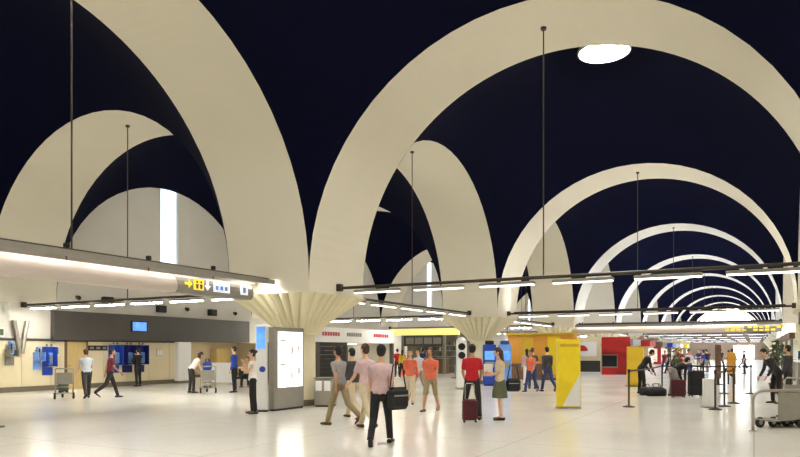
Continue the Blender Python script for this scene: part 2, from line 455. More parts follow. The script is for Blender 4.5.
sb = sign_beam('long pinkish grey sign beam with yellow arrow and pictogram boxes at its end', (XCL, 13.55 - sbL / 2, 0), PI / 2, sbL, 0)
e = sbL / 2
rd = MB().cyl((8.46 - 13.55 + sbL / 2, 0, 3.6), (8.46 - 13.55 + sbL / 2, 0, ZS + R), .018, n=8).build('rod', M_pipe, sb)
def mk(pts, name, m, x0, x1, z0, z1, lift=0): poly([(e + x0 + (x1 - x0) * u, z0 + (z1 - z0) * v) for u, v in pts], name, m, sb, YS - lift)
SQ = [(0, 0), (1, 0), (1, 1), (0, 1)]
mk([(0, .35), (.5, .35), (.5, 0), (1, .5), (.5, 1), (.5, .65), (0, .65)], 'arrow_mark', M_yellowlit, -2.41, -2.17, 3.08, 3.28)
mk(SQ, 'pictogram_panel', M_yellowlit, -2.13, -1.81, 3.05, 3.31)
for x0 in (-2.07, -1.94):
    mk([(.2, 0), (.8, 0), (1, .6), (0, .6)], 'figure_mark', M_dark, x0, x0 + .08, 3.08, 3.26, .013)
    mk([(.5 + .35 * math.cos(q * PI / 4), .5 + .35 * math.sin(q * PI / 4)) for q in range(8)], 'figure_mark', M_dark, x0, x0 + .08, 3.2, 3.28, .013)
mk([(.3, 1), (.7, 1), (.7, .5), (1, .5), (.5, 0), (0, .5), (.3, .5)], 'arrow_mark', M_whitelit, -1.78, -1.58, 3.06, 3.3)
mk(SQ, 'sign_panel', M_whitelit, -1.48, -.92, 3.05, 3.31)
for k in range(3): mk(SQ, 'sign_mark', M_bluelight, -1.42 + .16 * k, -1.33 + .16 * k, 3.1, 3.2, .013)
mk(SQ, 'sign_panel', M_whitelit, -.52, -.25, 3.05, 3.31)
mk(SQ, 'sign_mark', M_bluelight, -.43, -.34, 3.1, 3.24, .013)

sb2 = sign_beam('far pale sign beam across the nave with two rows of yellow lettering', (XC[1], yc(3) + .7, -.22), 0, 13.2, 0)
for r_ in range(2):
    for k in range(11):
        if (k + r_) % 5 == 4: continue
        x0 = 3.0 + k * .3; z0 = 3.02 + .17 * r_; hh = .12 if k % 3 else .09
        poly([(x0, z0), (x0 + .22, z0), (x0 + .22, z0 + hh), (x0, z0 + hh)], 'yellow_mark', M_yellowlit, sb2, YS - .002)

# ================================================================== THINGS ALONG THE LEFT WALL
XP = XW + .021
# wall sconce: two splayed metal vanes
t = thing('wall_sconce', 'tall V-shaped metal wall sconce on the cream panelling', 'sconce', (XP, 15.7, 0))
for s_ in (-1, 1):
    MB().rings([[(x, yy * 1.0 + s_ * k, z) for x, yy in ((.03, -.07), (.16, -.06), (.18, 0), (.16, .06), (.03, .07))] for k, z in ((.05, 1.5), (.13, 2.1), (.26, 2.78))]).build('vane', M_alu, t)
box(.03, .1, -.07, .07, 1.7, 2.1).build('back_plate', M_alu, t)
def payphone(loc, label, panel, w=.42, h=1.15, z=.62, wide=False):
    t = thing('payphone', label, 'phone', loc)
    box(.0, .05, -w / 2, w / 2, z, z + h).build('back_panel', panel, t)
    box(.05, .38, -w / 2, -w / 2 + .03, z + .35, z + h).build('side_screen', panel, t)
    box(.05, .38, w / 2 - .03, w / 2, z + .35, z + h).build('side_screen', panel, t)
    u = MB().rbox(.05, .2, -w / 2 + .08, w / 2 - .08, z + .42, z + .92, .02).build('phone_body', M_bluelight, t)
    hs = MB(); hs.cap2((.23, -w / 2 + .13, z + .5), (.23, -w / 2 + .13, z + .82), .03, .03); hs.build('handset', M_black, u)
    for r_ in range(3): box(.2, .212, .0, .1, z + .55 + .1 * r_, z + .61 + .1 * r_).build('key_row', M_alu, u)
    box(.05, .3, -w / 2 + .03, w / 2 - .03, z + .33, z + .37).build('shelf', M_alu, t)
    for s_ in (-1, 1): MB().ell((.14, s_ * .1, z + h + .07), .05, .05, .05).build('hood_lamp', M_grey, t)
    return t
payphone((XP, 16.85, 0), 'single blue wall payphone beside the door', M_blue)
payphone((XP, 16.4, 0), 'small pale blue payphone next to the single blue one', M_bluelight, .3, .7, .85)
payphone((XP, 15.3, 0), 'small grey payphone beneath the wall sconce', M_grey, .34, .6, 1.05)
payphone((XP, 20.0, 0), 'blue payphone, first of the row of three past the door', M_blue, .52, 1.25)
payphone((XP, 20.72, 0), 'blue payphone in the middle of the row of three', M_navyblue, .52, 1.25)
payphone((XP, 21.4, 0), 'dark blue payphone at the pillar end of the row of three', M_navyblue, .52, 1.25)
def flat_sign(loc, w, z0, z1, face, label, marks=0, mk=None, name='wall_sign', cat='sign'):
    t = thing(name, label, cat, loc)
    f_ = box(0, .03, -w / 2, w / 2, z0, z1).build('sign_plate', face, t)
    for k in range(marks):
        y0 = -w / 2 + w * (k + .2) / marks
        box(.03, .036, y0, y0 + w * .6 / marks, z0 + .06, z1 - .06).build('sign_mark', mk, f_)
    return t
flat_sign((XP, 19.2, 0), .95, 1.62, 1.84, M_black, 'narrow black sign with pale marks above the payphones', 3, M_grey)
flat_sign((XP, 17.25, 0), .22, 1.4, 1.8, M_white, 'white paper notice beside the tan door', 2, M_grey, 'notice', 'notice')
flat_sign((XP, 15.0, 0), .24, 2.14, 2.5, M_white, 'small white notice above the dark wall trim', 1, M_leaf, 'notice', 'notice')
flat_sign((XP, 22.6, 0), .34, 1.35, 1.7, M_plaster, 'pale notice between payphones and pillar', 2, M_white, 'notice', 'notice')
# loudspeakers and round detectors above the fascia
for k, (y, z) in enumerate(((19.6, 3.82), (22.6, 3.62), (26.0, 3.62))):
    t = thing('loudspeaker', ['black box loudspeaker on the wall, nearest the sconce', 'black box loudspeaker on the wall, in the middle of three', 'black box loudspeaker on the wall above the recess'][k], 'loudspeaker', (XW, y, z), 0, 'wall loudspeakers')
    MB().rbox(.03, .28, -.24, .24, -.17, .17, .02).build('cabinet', M_black, t); box(.28, .29, -.2, .2, -.13, .13).build('grille', M_rubber, t); box(.0, .03, -.08, .08, -.08, .08).build('wall_bracket', M_pipe, t)
for k, (y, z) in enumerate(((18.2, 3.85), (24.3, 3.7), (27.8, 3.66))):
    t = thing('wall_camera', 'small black dome camera on the plaster wall', 'camera', (XW, y, z), 0, 'dome cameras')
    box(0, .06, -.06, .06, -.02, .1).build('mount', M_black, t); MB().ell((.13, 0, 0), .1, .1, .1).build('dome', M_black, t, True)

# seats in front of the recess
def seat_row(loc, rz, label, n_=3):
    t = thing('bench_seat', label, 'bench', loc, rz)
    w = .56
    box(-n_ * w / 2, n_ * w / 2, -.03, .03, .34, .4).build('beam', M_pipe, t)
    for k in range(n_):
        x = -n_ * w / 2 + w * (k + .5)
        MB().rbox(-.24 + x, .24 + x, -.22, .24, .41, .46, .015).build('seat', M_rubber, t)
        MB().rings([[(x + a, yy, zz) for a in (-.24, .24)] + [(x + a, yy - .04, zz) for a in (.24, -.24)] for yy, zz in ((-.2, .46), (-.25, .66), (-.31, .86))]).build('backrest', M_rubber, t)
    for s_ in (-1, 1):
        lg = MB(); lg.box(s_ * n_ * w * .36 - .02, s_ * n_ * w * .36 + .02, -.26, .26, 0, .04); lg.box(s_ * n_ * w * .36 - .02, s_ * n_ * w * .36 + .02, -.03, .03, .04, .34); lg.build('leg', M_alu, t)
    return t
seat_row((-19.6, 22.9, 0), PI + .5, 'dark three-seat waiting bench with two travellers by the column')
# grey partition and posts by the recess
t = thing('partition_panel', 'low pale partition panel at the recess mouth', 'partition', (-22.4, 23.6, 0), .6)
box(-.6, .6, -.03, .03, .1, 1.05).build('panel', M_white, t)
for s_ in (-1, 1): box(s_ * .55 - .03, s_ * .55 + .03, -.12, .12, 0, .1).build('foot', M_alu, t)
for k, (y, col) in enumerate(((26.2, M_brown), (27.6, M_grey), (31.0, M_tan))):
    t = thing('locker', ['brown locker against the back of the recess', 'grey locker against the back of the recess', 'tan locker against the back of the recess'][k], 'locker', (XW - 4.35, y, 0))
    box(.0, .5, -.5, .5, .05, 1.75).build('body', col, t); d_ = box(.5, .52, -.46, .46, .1, 1.7).build('door', col, t); box(.52, .55, .34, .38, .8, 1.0).build('handle', M_alu, d_)
    box(.04, .46, -.46, .46, 0, .05).build('plinth', M_black, t)

# ================================================================== LIGHTBOX, BINS, TOTEMS
t = thing('poster_lightbox', 'tall grey lightbox with a glowing white poster in front of a column', 'lightbox', (-11.3, 14.5, 0))
MB().rbox(-.09, .09, -.68, .66, .05, 2.24, .015).build('case', M_grey, t); box(-.08, .08, -.64, .62, 0, .05).build('plinth', M_black, t)
fc = box(.09, .1, -.5, .58, .62, 2.12).build('poster', M_lightbox, t)
for y0, z0, w_, h_ in ((-.44, 1.85, .26, .06), (-.42, 1.2, .24, .07), (.05, 1.5, .12, .24), (.05, .84, .1, .2), (.33, 1.55, .12, .2), (.35, .95, .12, .2)):
    box(.1, .102, y0, y0 + w_, z0, z0 + h_).build('poster_mark', M_white, fc)
t2 = thing('information_totem', 'slim white totem with a blue lit head beside the poster lightbox', 'totem', (-11.48, 13.66, 0), .35)
MB().rbox(-.15, .15, -.06, .06, .04, 2.3, .015).build('body', M_white, t2); box(-.12, .12, -.07, -.06, 1.66, 2.24).build('screen', M_bluelit, t2); MB().cyl((.05, -.06, 1.12), (.05, -.1, 1.12), .08, n=14).build('knob', M_blue, t2); box(-.17, .17, -.1, .1, 0, .04).build('foot', M_black, t2)
t = thing('waste_bin', 'square metal waste bin with two pale openings beside the lightbox', 'bin', (-10.95, 15.85, 0), .3)
MB().rbox(-.28, .28, -.24, .24, .04, .8, .03).build('body', M_alu, t); box(-.25, .25, -.21, .21, 0, .04).build('foot', M_black, t)
for s_ in (-1, 1): box(s_ * .13 - .09, s_ * .13 + .09, -.262, -.24, .46, .74).build('opening_flap', M_white, t)
MB().rbox(-.29, .29, -.25, .25, .8, .84, .015).build('lid', M_grey, t)

# yellow stand
t = thing('yellow_totem', 'tall yellow advertising stand with a white lower corner', 'totem', (-4.6, 18.57, 0), .49)
MB().rbox(-.31, .31, -.14, .14, .03, 1.92, .015).build('body', M_yellow, t); box(-.33, .33, -.16, .16, 0, .03).build('foot', M_alu, t)
MB().prism([(-.2, .06), (.29, .06), (.29, .95)], 'y', -.148, -.141).build('white_corner', M_white, t)
box(-.26, .26, -.148, -.142, 1.72, 1.8).build('print_band', M_mustard, t)
t = thing('advertising_board', 'narrow mustard board behind the queue barrier', 'board', (-4.75, 31.4, 0), .45)
MB().rbox(-.36, .36, -.08, .08, .03, 1.8, .015).build('body', M_mustard, t); box(-.4, .4, -.2, .2, 0, .03).build('foot', M_black, t)
# blue machines by the second column
for k, (x, y, m_, lab) in enumerate(((-10.8, 28.9, M_blue, 'blue ticket machine with a dark head beside a column'), (-10.2, 29.3, M_bluelight, 'pale blue ticket machine nearest the orange kiosk'))):
    t = thing('ticket_machine', lab, 'machine', (x, y, 0), .4)
    MB().rbox(-.3, .3, -.25, .25, .05, 1.9, .03).build('case', m_, t); box(-.26, .26, -.2, .2, 0, .05).build('foot', M_black, t)
    box(-.22, .22, -.262, -.25, 1.2, 1.6).build('screen', M_bluelit, t); box(-.2, .2, -.262, -.25, .85, 1.1).build('keypad', M_alu, t); MB().rbox(-.2, .2, -.2, .2, 1.9, 2.08, .03).build('head', M_blue if k else M_black, t)
# white round-headed machine
t = thing('gum_machine', 'white slender vending post with two round dark windows', 'machine', (-10.72, 25.4, 0), .45)
MB().cyl((0, 0, 0), (0, 0, .05), .26, n=20).build('foot', M_alu, t); MB().rbox(-.22, .22, -.18, .18, .05, 1.95, .05).build('body', M_white, t)
MB().ell((0, 0, 1.98), .22, .19, .2).build('cap', M_white, t, True)
for z in (1.78, 1.42): MB().cyl((0, -.18, z), (0, -.21, z), .15, n=18).build('round_window', M_glass, t)

# ================================================================== KIOSKS AND SHOPS
t = thing('shop_unit', 'shop unit with white fascia and dark shutter behind the first column', 'shop', (-17.6, 24.9, 0))
box(-3.4, 0, 0, 7.2, 2.02, 2.72).build('fascia', M_white, t)
for y0, w_, c_ in ((.3, 1.5, M_red), (2.4, 1.4, M_grey), (5.0, 1.6, M_red)):
    g_ = MB()
    for k in range(7): g_.box(.0, .02, y0 + w_ * k / 7, y0 + w_ * (k + .7) / 7, 2.32, 2.5)
    g_.build('fascia_lettering', c_, t)
for k in range(10): box(-.06, .0, .12, 2.35, .05 + k * .197, .05 + k * .197 + .19).build('shutter_slat', M_rubber, t)
box(-.2, 0, 0, .12, 0, 2.02).build('jamb', M_dark, t); box(-.2, 0, 2.35, 2.5, 0, 2.02).build('jamb', M_dark, t); box(-.2, 0, 7.05, 7.2, 0, 2.02).build('jamb', M_dark, t)
box(-3.4, -3.3, 0, 7.2, 0, 2.02).build('back_wall', M_cream, t)
box(-3.3, -.2, 0, .1, 0, 2.02).build('side_wall', M_dark, t); box(-3.3, -.2, 7.1, 7.2, 0, 2.02).build('side_wall', M_plaster, t)
box(-2.2, -1.6, 2.9, 6.6, 0, 1.0).build('counter', M_brown, t)
for k in range(3): box(-3.28, -3.0, 2.8, 6.8, .6 + .45 * k, .63 + .45 * k).build('shelf', M_white, t)
box(-2.4, -2.2, 2.8, 6.8, 1.97, 2.0).build('light_tube', M_tubeshop, t)
sh = t
cols = [M_red, M_yellow, M_blue, M_white, M_orange, M_leaf]
for r_ in range(3):
    for k in range(9):
        g_ = tag(MB().rbox(-.1, .1, -.13, .13, 0, .3 - .05 * (k % 2), .02).build('boxed_good', cols[(k + r_ * 2) % 6], None, False, (-17.6 - 3.12, 24.9 + 3.1 + .42 * k, .631 + .45 * r_)), 'small coloured box on the shelves of the white-fascia shop', 'box', 'goods on the shop shelves')
# bar kiosk with yellow header
t = thing('bar_kiosk', 'bar kiosk with a glowing yellow header and grey panel in the side aisle', 'kiosk', (-20.6, 42, 0))
box(-2.7, 2.7, -.12, .12, 2.72, 3.18).build('header', M_header, t)
box(-1.6, 1.5, -.06, .06, 1.95, 2.72).build('menu_panel', M_dark, t)
for k in range(4): box(-1.4 + .72 * k, -.8 + .72 * k, -.075, -.06, 2.1, 2.55).build('menu_card', M_grey, t)
for x in (-2.6, -1.68, 1.58, 2.6): box(x - .08, x + .08, -.1, .1, 0, 2.72).build('post', M_grey, t)
box(-1.6, 1.5, .4, 1.0, 0, 1.05).build('counter', M_brown, t); box(-1.7, 1.6, .3, 1.1, 1.05, 1.1).build('counter_top', M_alu, t)
box(-2.7, 2.7, 2.6, 2.7, 0, 3.1).build('back_wall', M_grey, t)
for r_ in range(3): box(-1.6, 1.5, 2.3, 2.6, 1.2 + .4 * r_, 1.23 + .4 * r_).build('shelf', M_white, t)
box(-2.7, 2.7, .12, 2.7, 3.1, 3.16).build('roof', M_white, t)
for r_ in range(3):
    for k in range(8):
        x, z = -20.6 - 1.4 + .38 * k, 1.231 + .4 * r_
        o_ = MB().rings([[(r * math.cos(2 * PI * q / 10), r * math.sin(2 * PI * q / 10), zz) for q in range(10)] for r, zz in ((.05, 0), (.05, .17), (.018, .23), (.018, .3))]).build('bottle', [M_leaf, M_white, M_brown, M_bluelight][(k + r_) % 4], None, False, (x, 44.45, z))
        tag(o_, 'small bottle on the back shelves of the bar kiosk', 'bottle', 'bottles behind the bar')
# round cafe tables before the bar
for k, (x, y) in enumerate(((-18.3, 37.2), (-15.6, 36.0), (-13.0, 37.5))):
    t = thing('cafe_table', 'small round grey cafe table before the bar kiosk', 'table', (x, y, 0), 0, 'cafe tables')
    MB().cyl((0, 0, .72), (0, 0, .75), .4, n=24).build('top', M_grey, t); MB().cyl((0, 0, .03), (0, 0, .72), .035).build('stem', M_alu, t); MB().cyl((0, 0, 0), (0, 0, .03), .25, n=20).build('foot', M_black, t)
# orange kiosk
t = thing('orange_kiosk', 'long orange kiosk wall with yellow panels beside the ticket machines', 'kiosk', (-10.4, 36.2, 0))
box(-2.0, 1.8, 0, .15, 0.1, 2.5).build('wall', M_orange, t); box(-2.0, 1.8, -.01, .16, 0, .1).build('plinth', M_black, t)
for k in range(5): box(-1.95 + .75 * k, -1.95 + .75 * k + .7, -.03, 0, .3 if k % 2 else 1.1, 2.4).build('panel', [M_orange, M_mustard, M_orange, M_yellow, M_orange][k], t)
box(-2.05, 1.85, -.3, .5, 2.5, 2.6).build('canopy', M_mustard, t)
box(-2.0, 1.8, .15, .5, 0, 2.5).build('body', M_orange, t)
box(-1.9, .5, -.5, -.1, 0, .9).build('counter', M_brown, t)
# red stand and shop behind
t = thing('red_stand', 'tall red exhibition stand with a grey display niche', 'stand', (-8.3, 46.5, 0), .25)
box(-.9, .95, 0, .5, .05, 2.55).build('wall', M_red, t); box(-.9, .95, 0, .5, 0, .05).build('plinth', M_black, t)
nb = box(-.95, .1, -.5, -.0, .5, 1.35).build('display_case', M_grey, t); box(-.9, .05, -.51, -.5, .55, 1.3).build('glass', M_glass, nb); box(-.9, .05, -.45, -.05, 0, .5).build('case_base', M_red, t)
t = thing('newspaper_shop', 'small shop front with white panel and red and black marks', 'shop', (-11.0, 52.5, 0), .15)
box(-1.6, 1.6, 0, .2, 0, 2.7).build('wall', M_cream, t); box(-1.2, .2, -.04, 0, 1.2, 2.3).build('poster', M_white, t)
MB().prism([(-.9 + .45 * math.cos(PI * k / 10), 1.6 + .45 * math.sin(PI * k / 10)) for k in range(11)], 'y', -.06, -.04).build('red_mark', M_red, t)
MB().prism([(.5, 2.1), (.68, 2.1), (.85, 1.85), (1.02, 2.1), (1.2, 2.1), (.94, 1.72), (.94, 1.4), (.76, 1.4), (.76, 1.72)], 'y', -.05, 0).build('black_mark', M_black, t)
box(-1.5, .5, -.9, -.2, 0, .85).build('counter', M_rubber, t)
# far shop fronts along the left arcade
fcols = [mat('rose_lacquer', (190, 150, 142), .5), M_tan, M_red, M_brown, M_orange, M_grey]
fl_ = ['rose shop box far down the arcade', 'tan shop box far down the arcade', 'red shop box far down the arcade', 'brown shop box far down the arcade', 'orange shop box far down the arcade', 'last grey shop box before the far wall']
for k in range(6):
    t = thing('shop_box', fl_[k], 'shop', (-11.5, 63 + 11.0 * k, 0))
    box(-2.5, 1.6, 0, 4.5, 0, 2.1).build('body', fcols[k], t); box(-2.6, 1.8, -.1, 4.6, 2.1, 2.7).build('fascia', [M_grey, M_red, M_brown, M_blue, M_white, M_yellow][k], t)
    box(-.6, 1.2, -.03, 0, .3, 1.9).build('window', M_shopwin, t)
    box(1.6, 1.63, .4, 4.0, .3, 1.9).build('window', M_shopwin, t)

# ================================================================== QUEUE BARRIERS
post_m = {}
def stanchion(x, y, k):
    t = thing('stanchion', 'slim dark barrier post with a round foot and belt head', 'stanchion', (x, y, 0), 0, 'barrier posts of the queue')
    if not post_m:
        a = MB().rings([[(r * math.cos(2 * PI * q / 16), r * math.sin(2 * PI * q / 16), z) for q in range(16)] for r, z in ((.17, 0), (.17, .02), (.05, .05))]).mesh('foot'); a.materials.append(M_rubber)
        b_ = MB().cyl((0, 0, .04), (0, 0, .98), .028, n=12).mesh('pole'); b_.materials.append(M_pipe)
        c_ = MB().cyl((0, 0, .98), (0, 0, 1.08), .04, n=12).mesh('belt_head'); c_.materials.append(M_black)
        post_m.update(f=a, p=b_, h=c_)
    inst('foot', post_m['f'], t); inst('pole', post_m['p'], t); inst('belt_head', post_m['h'], t)
posts = [(-3.15, 19.71), (-3.1, 27.0), (-2.1, 27.4), (-1.0, 27.6), (-.93, 19.9), (-.75, 21.2), (-.55, 22.6), (-.1, 28.0), (-2.0, 31.0)]
for k, p in enumerate(posts): stanchion(p[0], p[1], k)
def belt(a, b_, label):
    p0, p1 = Vector((*posts[a], 1.03)), Vector((*posts[b_], 1.03)); d = (p1 - p0).normalized(); nrm = Vector((-d.y, d.x, 0)) * .004
    p0, p1 = p0 + d * .045, p1 - d * .045; rs = []
    for i in range(7):
        c = p0.lerp(p1, i / 6) - Vector((0, 0, .03 * math.sin(PI * i / 6)))
        rs.append([c + nrm + Vector((0, 0, .025)), c - nrm + Vector((0, 0, .025)), c - nrm - Vector((0, 0, .025)), c + nrm - Vector((0, 0, .025))])
    tag(MB().rings(rs).build('barrier_belt', M_black), label, 'belt', 'belts of the queue barrier')
belt(0, 1, 'black barrier belt running from the solitary post to the back row'); belt(1, 2, 'black barrier belt behind the bent travellers'); belt(2, 3, 'black barrier belt behind the upright suitcase')
belt(4, 5, 'black barrier belt between the two posts by the white board'); belt(5, 6, 'black barrier belt leading away from the white board'); belt(3, 7, 'black barrier belt at the far end of the back row'); belt(2, 8, 'black barrier belt leading back to the far post')
t = thing('barrier_board', 'low glossy white board standing at the queue barrier', 'board', (-1.12, 20.6, 0), .45)
MB().rbox(-.17, .17, -.06, .06, .03, .82, .015).build('board', M_white, t); box(-.19, .19, -.14, .14, 0, .03).build('foot', M_alu, t)
t = thing('orange_column_sign', 'tall orange-brown sign board beyond the queue', 'sign', (-.95, 35.5, 0), .4)
MB().rbox(-.2, .2, -.05, .05, .5, 1.55, .02).build('board', M_orange, t)
for s_ in (-1, 1): box(s_ * .15 - .03, s_ * .15 + .03, -.03, .03, 0, .5).build('leg', M_pipe, t)
t = thing('brown_column_sign', 'narrow brown sign board beside the orange one', 'sign', (-1.5, 34.6, 0), .4)
MB().rbox(-.13, .13, -.05, .05, .3, 1.9, .02).build('board', M_brown, t); box(-.26, .26, -.15, .15, 0, .04).build('foot', M_black, t); box(-.05, .05, -.04, .04, .04, .3).build('leg', M_pipe, t)

# ================================================================== CHECK-IN SIDE (right row)
gl = ['nearest the trolleys', 'second along the right row', 'third along the right row', 'fourth along the right row']
for k, y0 in enumerate((26.9, 36.6, 41.6, 52.5)):
    t = thing('checkin_desk', 'grey check-in desk with monitor, ' + gl[k], 'desk', (2.2, y0, 0))
    box(-.35, .35, 0, 2.6, .05, 1.05).build('body', M_grey, t); box(-.42, .42, -.05, 2.65, 1.05, 1.1).build('counter_top', M_white, t); box(-.3, .3, .05, 2.55, 0, .05).build('plinth', M_black, t)
    s2 = MB().rbox(-.05, .05, .9, 1.5, 1.2, 1.6, .01).build('monitor', M_black, t); box(-.06, -.05, .94, 1.46, 1.24, 1.56).build('screen', M_bluelit, s2); box(-.03, .03, 1.15, 1.25, 1.1, 1.2).build('monitor_stand', M_black, t)
t = thing('checkin_gantry', 'brown overhead gantry with dark screens above the check-in desks', 'gantry', (1.6, 24.6, 0))
box(-.12, .12, 0, 3.6, 2.2, 2.55).build('beam', M_brown, t)
for y0 in (.3, 3.3): box(-.06, .06, y0 - .06, y0 + .06, 0, 2.2).build('post', M_grey, t)
for k in range(3): MB().rbox(-.18, .18, .3 + 1.1 * k, 1.2 + 1.1 * k, 2.56, 3.0, .02).build('screen_box', M_black, t)
t = thing('checkin_gantry', 'long brown overhead gantry with white lit signs down the right row', 'gantry', (1.6, 36.5, 0))
box(-.12, .12, 0, 20, 2.2, 2.5).build('beam', M_brown, t)
for y0 in (.5, 6.5, 13, 19.5): box(-.06, .06, y0 - .06, y0 + .06, 0, 2.2).build('post', M_grey, t)
for k in range(6): MB().rbox(-.16, .16, .8 + 3.1 * k, 2.6 + 3.1 * k, 2.51, 2.95, .02).build('sign_box', M_whitelit if k % 2 else M_lightbox, t)
def plant(loc, label, h=1.3):
    t = thing('potted_plant', label, 'plant', loc)
    MB().rings([[(r * math.cos(2 * PI * q / 16), r * math.sin(2 * PI * q / 16), z) for q in range(16)] for r, z in ((.2, 0), (.27, .4), (.24, .4), (.2, .36))]).build('pot', M_brown, t)
    st = MB()
    for k in range(4): st.tube([(0, 0, .34), (.04 * math.cos(k * 1.6), .04 * math.sin(k * 1.6), h * .6), (.15 * math.cos(k * 1.6), .15 * math.sin(k * 1.6), h)], .014, 6)
    st.build('stem', M_brown, t)
    lf = MB().add([(0, 0, 0), (.05, .1, .02), (.0, .3, -.04), (-.05, .1, .02), (0, .1, .035)], [(0, 1, 4), (1, 2, 4), (2, 3, 4), (3, 0, 4), (0, 3, 2, 1)]).mesh('leaf'); lf.materials.append(M_leaf)
    for k in range(60):
        o = inst('leaf', lf, t, (random.gauss(0, .12), random.gauss(0, .12), h * random.uniform(.5, 1.05)), random.uniform(0, 2 * PI)); o.rotation_euler[0] = random.uniform(-.7, .7); s_ = random.uniform(.8, 1.4); o.scale = (s_, s_, s_)
plant((-4.1, 42.5, 0), 'bushy green plant in a brown pot beyond the queue', 1.7)
plant((.75, 28.6, 0), 'leafy potted plant beside the check-in desk', 1.9)
plant((.9, 33.8, 0), 'leafy potted plant between the check-in desks', 1.7)

# luggage trolleys
wheel_me = MB().rings([[(r * math.cos(2 * PI * q / 18), y, r * math.sin(2 * PI * q / 18)) for q in range(18)] for r, y in ((.05, -.03), (.1, -.03), (.11, -.015), (.11, .015), (.1, .03), (.05, .03))]).mesh('wheel', False); wheel_me.materials.append(M_rubber)
hub_me = MB().cyl((0, -.035, 0), (0, .035, 0), .05, n=12).mesh('hub'); hub_me.materials.append(M_alu)
def trolley(loc, rz, label, group=None, panel=True):
    # travels towards +x; handle at the -x end
    t = thing('luggage_trolley', label, 'trolley', loc, rz, group)
    f_ = MB()
    for s_ in (-1, 1):
        f_.tube([(-.42, s_ * .26, .16), (.35, s_ * .2, .16), (.46, s_ * .12, .18)], .018)
        f_.tube([(-.42, s_ * .26, .16), (-.5, s_ * .27, .6), (-.56, s_ * .27, .98)], .018)
    f_.tube([(-.56, -.27, .98), (-.6, -.25, 1.02), (-.6, .25, 1.02), (-.56, .27, .98)], .02)
    f_.tube([(-.46, -.26, .4), (-.46, .26, .4)], .014); f_.tube([(.46, -.12, .18), (.46, .12, .18)], .018)
    f_.build('frame', M_alu, t, True)
    dk = MB()
    for k in range(6): dk.box(-.4 + .14 * k, -.33 + .14 * k, -.23, .23, .17, .185)
    dk.build('deck', M_alu, t)
    if panel: box(-.53, -.51, -.24, .24, .5, .88).build('panel', M_grey, t)
    bk = MB(); bk.tube([(-.5, -.2, .72), (-.3, -.2, .7), (-.3, .2, .7), (-.5, .2, .72)], .01)
    for k in range(5): bk.tube([(-.3, -.16 + .08 * k, .7), (-.46, -.16 + .08 * k, .55)], .006, 6)
    bk.build('basket', M_alu, t)
    for x, y in ((-.4, .28), (-.4, -.28), (.38, 0)):
        w_ = inst('wheel', wheel_me, t, (x, y, .11)); inst('hub', hub_me, w_)
    return t
ang = math.atan2(.86, .89)
ux, uy = math.cos(ang), math.sin(ang)
for k in range(4):
    trolley((.38 + .34 * k * ux, 15.98 + .34 * k * uy, 0), ang + PI, ['grey luggage trolley at the open end of the parked row', 'second luggage trolley in the parked row', 'third luggage trolley in the parked row', 'innermost luggage trolley of the parked row'][k], 'parked luggage trolleys')
t = thing('trolley_rail', 'pale bent tube rail enclosing the parked luggage trolleys', 'rail', (-.1, 15.06, 0), ang)
for s_ in (0,):
    y = -.02 + s_ * .84 - .1
    MB().tube([(0, y, 0), (0, y, .62), (.03, y, .72), (.12, y, .78), (.25, y, .8), (3.2, y, .8)], .03, 10).build('rail_tube', M_alu, t, True)
    MB().cyl((0, y, 0), (0, y, .015), .08, n=14).build('floor_flange', M_alu, t)
    MB().cyl((2.9, y, 0), (2.9, y, .8), .025).build('rail_post', M_alu, t)
box(.62, 2.8, -.135, -.115, .2, .74).build('side_panel', M_grey, t)
trolley((-18.55, 18.9, 0), 2.4, 'luggage trolley loaded with bags by the recess')
trolley((-20.6, 14.3, 0), 2.6, 'luggage trolley pushed by the traveller in the pale shirt')

# bags
def suitcase(loc, rz, label, m_, w=.42, d=.24, h=.62, handle=True, cat='suitcase'):
    t = thing('suitcase', label, cat, loc, rz)
    MB().rbox(-w / 2, w / 2, -d / 2, d / 2, .05, h, .04).build('shell', m_, t)
    for z in (.3, .7): box(-w / 2 - .004, w / 2 + .004, -d / 2 - .004, d / 2 + .004, .05 + (h - .05) * z, .05 + (h - .05) * z + .015).build('rib', M_black, t)
    if handle: MB().tube([(-.1, d * .3, h - .02), (-.1, d * .3, h + .32), (-.07, d * .3, h + .35), (.07, d * .3, h + .35), (.1, d * .3, h + .32), (.1, d * .3, h - .02)], .01).build('handle', M_alu, t)
    else: MB().tube([(-.09, 0, h - .01), (-.08, 0, h + .05), (.08, 0, h + .05), (.09, 0, h - .01)], .012).build('handle', M_black, t)
    for sx in (-1, 1):
        for sy in (-1, 1): MB().cyl((sx * w * .38 - .015, sy * d * .36, .03), (sx * w * .38 + .015, sy * d * .36, .03), .03, n=10).build('wheel', M_rubber, t)
    return t
M_maroon = mat('maroon_fabric', (80, 16, 28), .7, var=.1); M_darkbag = mat('dark_fabric', (26, 26, 30), .75, var=.2); M_greenbag = mat('green_fabric', (84, 96, 84), .75, var=.15)
suitcase((-5.62, 13.8, 0), .5, 'dark red wheeled suitcase in front of the man in the red shirt', M_maroon, .34, .22, .52)
suitcase((-1.8, 25.45, 0), .5, 'large upright black suitcase at the queue barrier', M_darkbag, .5, .3, .92, False)
suitcase((-2.3, 24.55, 0), .4, 'maroon-brown suitcase beside the bent traveller', M_maroon, .46, .28, .62, False)
suitcase((-18.62, 18.96, .19), 2.4, 'pale grey case riding on the trolley by the recess', M_plaster, .46, .3, .6, False)
suitcase((-20.63, 14.32, .19), 2.6, 'grey-green case riding on the pushed trolley', M_greenbag, .5, .3, .5, False)
